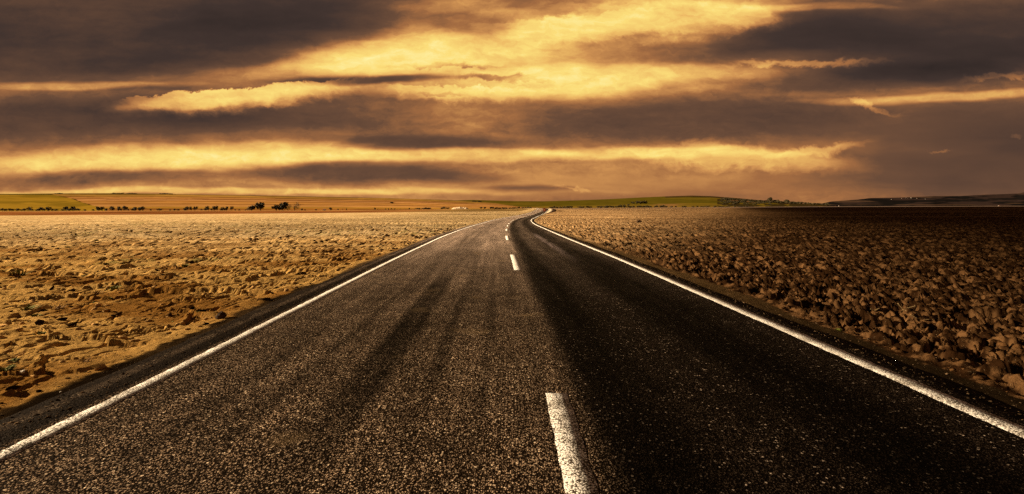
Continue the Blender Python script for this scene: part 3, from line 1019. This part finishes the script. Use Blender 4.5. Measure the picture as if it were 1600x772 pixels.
for p in [(690, 5, 3), (695.5, 7, 4), (700, 5, 3)]:
    tree(p[0], 654, p[1], p[2], 'shrub', 'dark bush close to the left end of the pale gravel heap', 'shrub', 'bushes at the end of the gravel heap')
tree(613.5, 1650, 7, 3.0, 'tree', 'lone dark tree out on the orange hillside', 'tree')
HG = 'dark bushes of the hedge left of the road bend'
for p in [(752, 5, 3), (757, 5, 3), (767, 5, 3.5), (771, 5, 4), (776, 6, 3.5), (781, 5, 3), (787, 6, 3.5), (792, 5, 3), (797, 5, 3), (802, 5, 3.5), (807, 6, 3.5), (812, 5, 4), (817, 4, 4), (821.5, 4, 4), (825, 4, 4.5), (829, 5, 4)]:
    tree(p[0], 640, p[1], p[2], 'shrub', 'dark hedge bush left of where the road disappears', 'shrub', HG)
HR = 'dark bushes of the hedge right of the road bend'
for i in range(40):
    p = 862 + i * 4.6 + random.uniform(-1.5, 1.5)
    if 896 < p < 904 or 925 < p < 931: continue
    tree(p, 1240 + random.uniform(-15, 15), random.uniform(4.5, 8), random.uniform(2.5, 4.2), 'shrub', 'dark hedge bush at the foot of the green hill', 'shrub', HR)
for i in range(16):
    p = 1050 + i * 8 + random.uniform(-3, 3)
    tree(p, 1260, random.uniform(4, 8), random.uniform(1.6, 2.6), 'shrub', 'low scattered bush right of the hedge below the green hill', 'shrub', 'low bushes below the green hill')
for p in [(990, 6, 4), (995, 7, 5), (1001, 7, 5), (1006.5, 6, 5.5), (1010, 5, 4)]:
    tree(p[0], 2000, p[1], p[2], 'tree', 'dark tree in the little clump on the green hillside', 'tree', 'clump of trees on the green hillside')
for p in [(970, 5, 2.5), (976, 4, 2.5), (981, 5, 3)]:
    tree(p[0], 1700, p[1], p[2], 'tree', 'small dark tree below and left of the hillside clump', 'tree', 'few trees left of the hillside clump')
tree(1203, 3000, 8, 7, 'tree', 'round dark tree on the skyline where the green hill ends', 'tree', None, BIGCROWN[0])
tree(1229.5, 3000, 7, 6, 'tree', 'round dark skyline tree standing apart farther right', 'tree', None, BIGCROWN[1])


def wood(name, spots, label):
    """a far wood nobody could count: many crowns in one object"""
    vs, fs = [], []
    r = random.Random(len(spots) * 7 + 1)
    for (px, dist, wpx, hpx) in spots:
        x = (px - 800) * dist / F; z = land_z(x, dist)
        src = r.choice(CROWNS)
        w_ = wpx * dist / F; h_ = hpx * dist / F; an = r.uniform(0, 6.28)
        b0 = len(vs)
        ca, sa = math.cos(an), math.sin(an)
        for v in src.vertices:
            vs.append((x + (v.co.x * ca - v.co.y * sa) * w_, dist + (v.co.x * sa + v.co.y * ca) * w_, z + (v.co.z - 0.12) * h_))
        for p in src.polygons: fs.append(tuple(i + b0 for i in p.vertices))
    me = bpy.data.meshes.new(name); me.from_pydata(vs, [], fs)
    link(name, me, M_LEAF, kind='stuff', label=label)


U_ = random.uniform
wood('woodland', [(U_(1128, 1206), U_(1900, 2900), U_(5, 9), U_(2.5, 4)) for _ in range(90)], 'dark wood covering the right end of the green hill')
wood('tree_belt', [(U_(1206, 1296), U_(2800, 3300), U_(5, 8), U_(2.5, 5.0)) for _ in range(60)], 'dark belt of trees between the green hill and the far hills')
wood('hilltop_wood', [(U_(176, 212), U_(2540, 2620), U_(4, 6), U_(0.8, 1.5)) for _ in range(26)] + [(U_(249, 269), U_(2540, 2620), U_(4, 6), U_(1.2, 1.8)) for _ in range(18)]
     + [(U_(86, 98), U_(2550, 2600), U_(3, 5), U_(0.7, 1.3)) for _ in range(10)], 'thin dark wood along the top of the left hill')
wood('grove', [(U_(738, 753), U_(2450, 2600), U_(3, 5), U_(1.6, 2.4)) for _ in range(16)], 'dark grove at the right end of the left hill crest')

# ------------------------------------------------------------------ buildings far away
M_WHITE = flat_mat('limewashed_wall', (0.28, 0.25, 0.22, 1), (0.42, 0.38, 0.34, 1), 0.6)
M_ROOF = flat_mat('tile_roof', (0.16, 0.07, 0.04, 1), (0.26, 0.12, 0.07, 1), 0.8)
M_DARKWIN = flat_mat('dark_window', (0.01, 0.01, 0.012, 1), (0.03, 0.03, 0.03, 1), 0.8)


def box(vs, fs, x0, x1, y0, y1, z0, z1):
    b0 = len(vs)
    for z in (z0, z1):
        for (x, y) in ((x0, y0), (x1, y0), (x1, y1), (x0, y1)): vs.append((x, y, z))
    for q in ((0, 3, 2, 1), (4, 5, 6, 7), (0, 1, 5, 4), (1, 2, 6, 5), (2, 3, 7, 6), (3, 0, 4, 7)): fs.append(tuple(b0 + i for i in q))


def pydata(name, vs, fs):
    me = bpy.data.meshes.new(name); me.from_pydata([tuple(v) for v in vs], [], fs)
    return me


def house_parts():
    vs, fs = [], []
    box(vs, fs, -5, 5, -3, 3, -2, 4)
    for x in (-5, 5):
        b0 = len(vs); vs += [(x, -3, 4), (x, 3, 4), (x, 0, 6.1)]; fs.append((b0, b0 + 1, b0 + 2) if x > 0 else (b0 + 1, b0, b0 + 2))
    wall = pydata('wall', vs, fs); wall.materials.append(M_WHITE)
    vs, fs = [], []
    for sy in (-1, 1):
        b0 = len(vs)
        vs += [(-5.4, sy * 3.5, 3.75), (5.4, sy * 3.5, 3.75), (5.4, 0, 6.2), (-5.4, 0, 6.2), (-5.4, sy * 3.5, 3.95), (5.4, sy * 3.5, 3.95), (5.4, 0, 6.4), (-5.4, 0, 6.4)]
        for q in ((0, 1, 2, 3), (4, 5, 6, 7), (0, 1, 5, 4), (0, 3, 7, 4), (1, 2, 6, 5)): fs.append(tuple(b0 + i for i in q))
    roof = pydata('roof', vs, fs); roof.materials.append(M_ROOF)
    vs, fs = [], []
    box(vs, fs, -3.4, -2.2, -3.06, -3.01, 1.4, 2.8)
    win = pydata('window', vs, fs); win.materials.append(M_DARKWIN)
    vs, fs = [], []
    box(vs, fs, 0.2, 1.3, -3.06, -3.01, 0, 2.2)
    door = pydata('door', vs, fs); door.materials.append(M_DARKWIN)
    return wall, roof, win, door


HP = house_parts()


def house(px, row_dist, sc, label, group=None, name='house', rot=0.0):
    x = (px - 800) * row_dist / F
    e = bpy.data.objects.new(name, None); COL.objects.link(e)
    e.location = (x, row_dist, land_z(x, row_dist)); e.scale = (sc, sc, sc); e.rotation_euler = (0, 0, rot)
    e['label'] = label; e['category'] = name
    if group: e['group'] = group
    for n_, me in zip(('wall', 'roof', 'window', 'door'), HP): link(n_, me, parent=e)
    w2 = link('window', HP[2], parent=e); w2.location = (5.4, 0, 0)


for (px, dist) in [(1288, 5400), (1294, 5450), (1300, 5500), (1305, 5600), (1311, 5800), (1393, 7600), (1409, 7900), (1416, 8000), (1424, 7900), (1433, 7700), (1446, 7500), (1411, 5600), (1561, 3800)]:
    house(px, dist, random.uniform(0.6, 1.1), 'tiny pale house scattered on the dark far hills', 'houses on the far hills', rot=random.uniform(-0.5, 0.5))
house(507, 655, 0.36, 'tiny white shed at the edge of the fields left of centre', None, 'shed', 0.1)


# pale gravel heap left of the road bend
def heap():
    n, m_ = 60, 20
    a = np.linspace(-1, 1, n); b_ = np.linspace(-1, 1, m_)
    A, Bb = np.meshgrid(a, b_)
    z = np.clip(1 - A ** 2, 0, 1) ** 0.5 * np.clip(1 - Bb ** 2, 0, 1) ** 0.6 * (0.5 + 0.8 * fbm(A * 4 + 5, Bb * 2 + 3, 601, 4)) * 3.0 - 0.3
    me = mesh_grid('gravel_heap', A * 11, Bb * 5, z)
    x = (719 - 800) * 645 / F
    o = link('gravel_heap', me, flat_mat('pale_gravel', (0.34, 0.24, 0.15, 1), (0.50, 0.38, 0.25, 1), 1.5), label='long low heap of pale gravel left of the road bend', cat='heap')
    o.location = (x, 645, land_z(x, 645))


heap()


# ------------------------------------------------------------------ red and white road sign at the bend
def road_sign():
    Y0 = 172.0
    x = float(rx(Y0)) + 3.03 + 0.85
    z0 = float(ground_z(np.array([x]), np.array([Y0]))[0][0])
    e = bpy.data.objects.new('road_sign', None); COL.objects.link(e)
    e.location = (x, Y0, z0 - 0.05); e.rotation_euler = (0, 0, math.radians(-4))
    e['label'] = 'round red and white road sign on a post at the right of the bend'; e['category'] = 'sign'
    vs, fs = [], []
    tube(vs, fs, [(0, 0, 0), (0, 0, 2.1)], [0.035, 0.035], 10)
    link('post', pydata('post', vs, fs), flat_mat('grey_steel', (0.10, 0.09, 0.08, 1), (0.16, 0.14, 0.12, 1), 3), parent=e)

    def disc(r0, r1, y, th, n=40):
        vs, fs = [], []
        for yy in (y, y + th):
            for rr in (r0, r1):
                for k_ in range(n):
                    an = 2 * math.pi * k_ / n
                    vs.append((rr * math.cos(an), yy, 1.72 + rr * math.sin(an)))
        for k_ in range(n):
            j = (k_ + 1) % n
            fs.append((k_, j, n + j, n + k_)); fs.append((2 * n + k_, 3 * n + k_, 3 * n + j, 2 * n + j))
            fs.append((n + k_, n + j, 3 * n + j, 3 * n + k_)); fs.append((k_, 2 * n + k_, 2 * n + j, j))
        return vs, fs
    v1, f1 = disc(0.32, 0.55, -0.06, 0.02)
    link('rim', pydata('rim', v1, f1), flat_mat('red_enamel', (0.42, 0.012, 0.012, 1), (0.50, 0.022, 0.018, 1), 3, 0.5), parent=e)
    v1, f1 = disc(0.001, 0.319, -0.058, 0.016)
    link('face', pydata('face', v1, f1), flat_mat('white_enamel', (0.62, 0.50, 0.48, 1), (0.70, 0.58, 0.55, 1), 3, 0.5), parent=e)


road_sign()

# pale gravel pull-off beside the bend
yv = np.arange(178, 330, 2.0)
wv = 0.3 + 2.6 * sstep(178, 250, yv)
o_ = np.stack([3.42 + 0 * wv, 3.45 + 0 * wv, 3.45 + wv, 3.47 + wv], 1)
Xp, Yp, Zp, uvp = ribbon(yv, o_, 0.03)
Zp[:, 0] -= 0.05; Zp[:, 3] -= 1.6
link('gravel_shoulder', mesh_grid('gravel_shoulder', Xp, Yp, Zp), flat_mat('pale_gravel_road', (0.42, 0.31, 0.20, 1), (0.58, 0.45, 0.32, 1), 0.5), kind='structure')


# ------------------------------------------------------------------ loose clods and grit (uncountable)
ICO = []
def ico():
    import bmesh
    bm = bmesh.new(); bmesh.ops.create_icosphere(bm, subdivisions=1, radius=1.0)
    v = np.array([tuple(x.co) for x in bm.verts]); f = np.array([[y.index for y in x.verts] for x in bm.faces]); bm.free()
    return v, f
IV, IF = ico()


def scatter(name, X, Y, R_, mat, label, squash=(0.30, 0.6), sink=0.12, colour=None):
    n = len(X)
    Zg, _, _ = ground_z(X, Y)
    Dd = X - rx(Y)
    on = (Dd > -3.95) & (Dd < 3.38)
    Zg = np.where(on, rz(Y), Zg)
    Vv = np.repeat(IV[None], n, 0) * (1 + 0.95 * (rng.random((n, len(IV), 1)) - 0.5))
    sc = np.stack([rng.uniform(0.7, 1.3, n), rng.uniform(0.7, 1.3, n), rng.uniform(squash[0], squash[1], n)], -1)
    Vv = Vv * sc[:, None, :]
    # tilt and turn
    an = rng.uniform(0, 6.28, n); ca, sa = np.cos(an), np.sin(an)
    tl_ = rng.normal(0, 0.35, n); ct, st_ = np.cos(tl_), np.sin(tl_)
    x1 = Vv[..., 0] * ct[:, None] - Vv[..., 2] * st_[:, None]; z1 = Vv[..., 0] * st_[:, None] + Vv[..., 2] * ct[:, None]
    x2 = x1 * ca[:, None] - Vv[..., 1] * sa[:, None]; y2 = x1 * sa[:, None] + Vv[..., 1] * ca[:, None]
    P_ = np.stack([x2, y2, z1], -1) * R_[:, None, None] + np.stack([X, Y, Zg + R_ * sink], -1)[:, None, :]
    co = P_.reshape(-1, 3).astype(np.float32)
    q = (IF[None] + (np.arange(n) * len(IV))[:, None, None]).reshape(-1, 3)
    me = bpy.data.meshes.new(name)
    me.vertices.add(len(co)); me.vertices.foreach_set('co', co.ravel())
    me.loops.add(len(q) * 3); me.loops.foreach_set('vertex_index', q.ravel().astype(np.int32))
    me.polygons.add(len(q)); me.polygons.foreach_set('loop_start', np.arange(0, len(q) * 3, 3, dtype=np.int32))
    me.update(calc_edges=True)
    if colour is not None:
        a = me.attributes.new('soil', 'FLOAT_COLOR', 'POINT')
        c3 = np.repeat(colour[:, None, :], len(IV), 1).reshape(-1, 3)
        a.data.foreach_set('color', np.concatenate([c3, np.ones((len(c3), 1))], 1).astype(np.float32).ravel())
    link(name, me, mat, kind='stuff', label=label)


def spread(n, ymax, side, p=0.8):
    Y_ = 1.8 + (ymax - 1.8) * rng.random(n) ** (1 / p)
    if side > 0: X_ = rx(Y_) + right_edge(Y_) + 0.03 + (1.15 * Y_ + 2) * rng.random(n) ** 1.15
    else: X_ = rx(Y_) + left_edge(Y_) - 0.03 - (1.15 * Y_ + 2) * rng.random(n) ** 1.15
    return X_, Y_


Xs, Ys = spread(15000, 60, 1)
R_ = 0.008 + 0.030 * rng.random(len(Xs)) ** 2.6 + 0.0006 * Ys
cc = np.array((0.060, 0.030, 0.012))[None] * (0.25 + 2.4 * rng.random((len(Xs), 1)) ** 1.5)
tanw = np.clip((0.62 * (Ys - 9) - Xs + 3) / (0.55 * Ys + 2), 0, 1)[:, None]
cc = cc * (1 - tanw) + np.array((0.30, 0.19, 0.09))[None] * tanw
scatter('loose_clods', Xs, Ys, R_, M_SOIL, 'loose brown earth clods strewn over the right field', colour=cc)
Xs, Ys = spread(5000, 45, -1)
R_ = 0.008 + 0.040 * rng.random(len(Xs)) ** 4 + 0.0005 * Ys
cc = np.array((0.42, 0.25, 0.10))[None] * (0.6 + 0.7 * rng.random((len(Xs), 1)))
scatter('loose_clods', Xs, Ys, R_, M_SOIL, 'loose sandy earth crumbs strewn over the left field', colour=cc)
# dark clods added in place of shaded holes in the crust, thickest towards the road
n = 1500
Ys = 3.0 + 40 * rng.random(n) ** 1.1
Xs = rx(Ys) + left_edge(Ys) - 0.05 - (1.0 * Ys + 1.0) * rng.random(n) ** 1.7
keep = fbm(Xs * 0.8, Ys * 0.8, 111, 3) > 0.46
Xs, Ys = Xs[keep], Ys[keep]
R_ = 0.012 + 0.055 * rng.random(len(Xs)) ** 2.5 + 0.0012 * Ys
cc = np.array((0.050, 0.026, 0.010))[None] * (0.25 + 1.0 * rng.random((len(Xs), 1)) ** 2)
scatter('loose_clods', Xs, Ys, R_, M_SOIL, 'dark clods standing in for shaded holes in the left field', colour=cc)
n = 6000
Ys = 1.8 + 34 * rng.random(n) ** 1.6
sgn = rng.random(n) < 0.5
off_ = np.where(sgn, -3.60 - np.abs(rng.normal(0, 0.35, n)), 3.20 + np.abs(rng.normal(0, 0.35, n)))
Xs = rx(Ys) + off_
R_ = 0.003 + 0.011 * rng.random(n) ** 3 + 0.0002 * Ys
cc = np.array((0.13, 0.085, 0.050))[None] * (0.2 + 1.5 * rng.random((n, 1)) ** 3)
scatter('road_grit', Xs, Ys, R_, M_SOIL, 'loose grit along both edges of the asphalt', colour=cc)


# ------------------------------------------------------------------ weeds, straws and stones one can point at
def spot(px, row):
    Y = F * CAM_H / (row - 323.0)
    for _ in range(4):
        X = (px - 800) * Y / F
        z = float(ground_z(np.array([X]), np.array([Y]))[0][0])
        Y = F * (CAM_H - z) / (row - 323.0)
    return (px - 800) * Y / F, Y, z


def tuft_mesh(seed, n, hgt, spreadr, flat=0.5, leaf=0.012, curl=0.5):
    r = random.Random(seed)
    vs, fs = [], []
    for i in range(n):
        an = r.uniform(0, 6.28); L = max(hgt, 0.45 * spreadr) * r.uniform(0.5, 1.1); lean = r.uniform(0.35, 1.0) * flat
        bx, by = r.gauss(0, spreadr * 0.16), r.gauss(0, spreadr * 0.16)
        d = Vector((math.cos(an), math.sin(an), 0)); sd_ = Vector((-d.y, d.x, 0))
        w0 = leaf * r.uniform(0.6, 1.3)
        for k_ in range(5):
            t = k_ / 4
            p = Vector((bx, by, -0.02)) + d * (L * lean * t * (1 + curl * t)) + Vector((0, 0, L * (t - 0.45 * lean * t * t)))
            w_ = w0 * (1 - t) ** 0.6 * (0.5 + min(1, 2.5 * t))
            vs += [p - sd_ * w_, p + sd_ * w_ + Vector((0, 0, w_ * 0.5))]
            if k_:
                b0 = len(vs) - 4
                fs.append((b0, b0 + 1, b0 + 3, b0 + 2))
    return pydata('tuft', vs, fs)


def weed(px, row, wpx, hpx, kind, label, group=None):
    x, y, z = spot(px, row)
    sc = 0.75 * wpx * y / F; h = 0.85 * hpx * y / F
    mat = {'green': M_WEED, 'dry': M_DRY, 'straw': M_STRAW}[kind]
    name = {'green': 'weed', 'dry': 'dry_weed', 'straw': 'straw'}[kind]
    me = tuft_mesh(int(px * 3 + row), 30 if kind == 'green' else 26, h, sc, 1.1, 0.016 if kind == 'green' else 0.006)
    o = link(name, me, mat, label=label, cat='weed', group=group)
    o.location = (x, y, z)
    return o


w_ = weed(26, 432, 42, 20, 'green', 'large green weed at the left edge of the field with a long leaning stem')
vs, fs = [], []
tube(vs, fs, [(0.05, 0, 0), (-0.05, 0, 0.18), (-0.16, 0, 0.33), (-0.30, 0.02, 0.42)], [0.007, 0.006, 0.005, 0.003], 5)
link('stem', pydata('stem', vs, fs), M_STRAW, parent=w_)
weed(40, 484, 34, 10, 'green', 'flat green weed with dark heart left of a dry brown weed')
weed(90, 482, 34, 14, 'dry', 'twiggy dry brown weed beside the flat green weed at left')
weed(58, 493, 16, 8, 'green', 'small dark green weed just below the flat green one')
weed(151, 459, 16, 12, 'dry', 'upright dry twiggy weed with a thin dark stalk')
weed(145, 474, 15, 4, 'green', 'thin green sprout at the foot of the upright dry weed')
weed(178, 451, 26, 4, 'green', 'long flat green sprout right of the upright dry weed')
weed(132, 566, 26, 14, 'dry', 'dry brown weed close to the asphalt at lower left')
weed(8, 578, 26, 14, 'green', 'dark green weed at the lower left edge of the picture')
weed(20, 563, 20, 9, 'green', 'green weed just above the one at the lower left edge')
weed(64, 520, 18, 5, 'green', 'short bright green grass sliver in the lower left field')
weed(288, 416, 12, 7, 'green', 'small green weed in the middle of the left field near the dark holes')
SM = 'small green sprouts dotted over the left field'
for (px, row) in [(5, 470), (60, 404), (105, 386), (25, 412), (130, 431), (172, 465), (96, 445), (75, 466), (220, 431), (245, 420), (205, 402), (350, 434), (310, 486), (395, 432), (268, 502), (100, 366), (150, 376), (230, 392), (330, 402), (420, 412)]:
    weed(px, row, 9, 3.5, 'green', 'small green sprout among the sandy crusts of the left field', SM)
weed(1465, 479, 16, 9, 'green', 'bright green weed among the dark clods of the right field')
weed(1310, 516, 14, 7, 'green', 'small olive weed on the right verge among clods')
weed(1180, 452, 14, 5, 'green', 'low olive weed far up the right verge')


def stick(px, row, pts, rad, label):
    x, y, z = spot(px, row)
    vs, fs = [], []
    k_ = y / F
    for chain in pts:
        tube(vs, fs, [(a * k_, b_ * k_, 0.03 + c * k_) for a, b_, c in chain], [rad] * len(chain), 5)
    o = link('straw', pydata('straw', vs, fs), M_STRAW, label=label, cat='straw')
    o.location = (x, y, z + 0.04)


stick(1412, 492, [[(-9, 0, 10), (-2, 0, 2), (2, -2, -1)], [(-2, -1, 0), (8, 0, 3), (18, 0, 6)]], 0.006, 'two crossed yellow straws lying on the dark clods at right')
stick(1437, 506, [[(-14, 0, 6), (-6, -2, 1), (2, -2, -1), (12, -3, -1)]], 0.005, 'curved yellow straw right of the crossed pair')
stick(1366, 492, [[(-6, 0, 1), (0, -1, -1), (8, 0, 2)]], 0.005, 'short curved straw left of the crossed pair')
stick(1150, 396, [[(-12, 0, 2), (0, 0, 1), (8, 0, 0)]], 0.006, 'pale straight straw lying far up in the right field')


def stone(px, row, spx, label, mat=None, cat='stone', flat=0.6, name='stone'):
    x, y, z = spot(px, row)
    import bmesh
    bm = bmesh.new(); bmesh.ops.create_icosphere(bm, subdivisions=3, radius=1.0)
    r = spx * y / F / 2
    P_ = np.array([tuple(v.co) for v in bm.verts])
    nn = fbm(P_[:, 0] * 1.6 + px, P_[:, 1] * 1.6 + P_[:, 2] * 1.3, 701, 4)
    for v, q in zip(bm.verts, nn):
        v.co = v.co * (0.55 + 0.9 * q)
        v.co.z *= flat
        v.co *= r
    me = bpy.data.meshes.new(name); bm.to_mesh(me); bm.free()
    o = link(name, me, mat or M_STONE, label=label, cat=cat)
    o.location = (x, y, z + r * flat * 0.5)


stone(36, 582, 9, 'pale stone standing on the sand at lower left')
stone(95, 613, 3.5, 'tiny white pebble on the dark shoulder at lower left')
stone(1388, 559, 2.5, 'tiny white pebble on the right verge')
M_CLOD = flat_mat('dark_earth', (0.030, 0.016, 0.007, 1), (0.080, 0.042, 0.018, 1), 14)
stone(345, 497, 14, 'earth clod coloured dark for its shaded hole at the edge of the left shoulder', M_CLOD, 'clod', 0.9, 'earth_clod')  # blackness of the shaded hole is put into the clod's colour
stone(998, 348, 9, 'dark clod heap standing out in the far right field', M_CLOD, 'clod', 0.7, 'earth_clod')
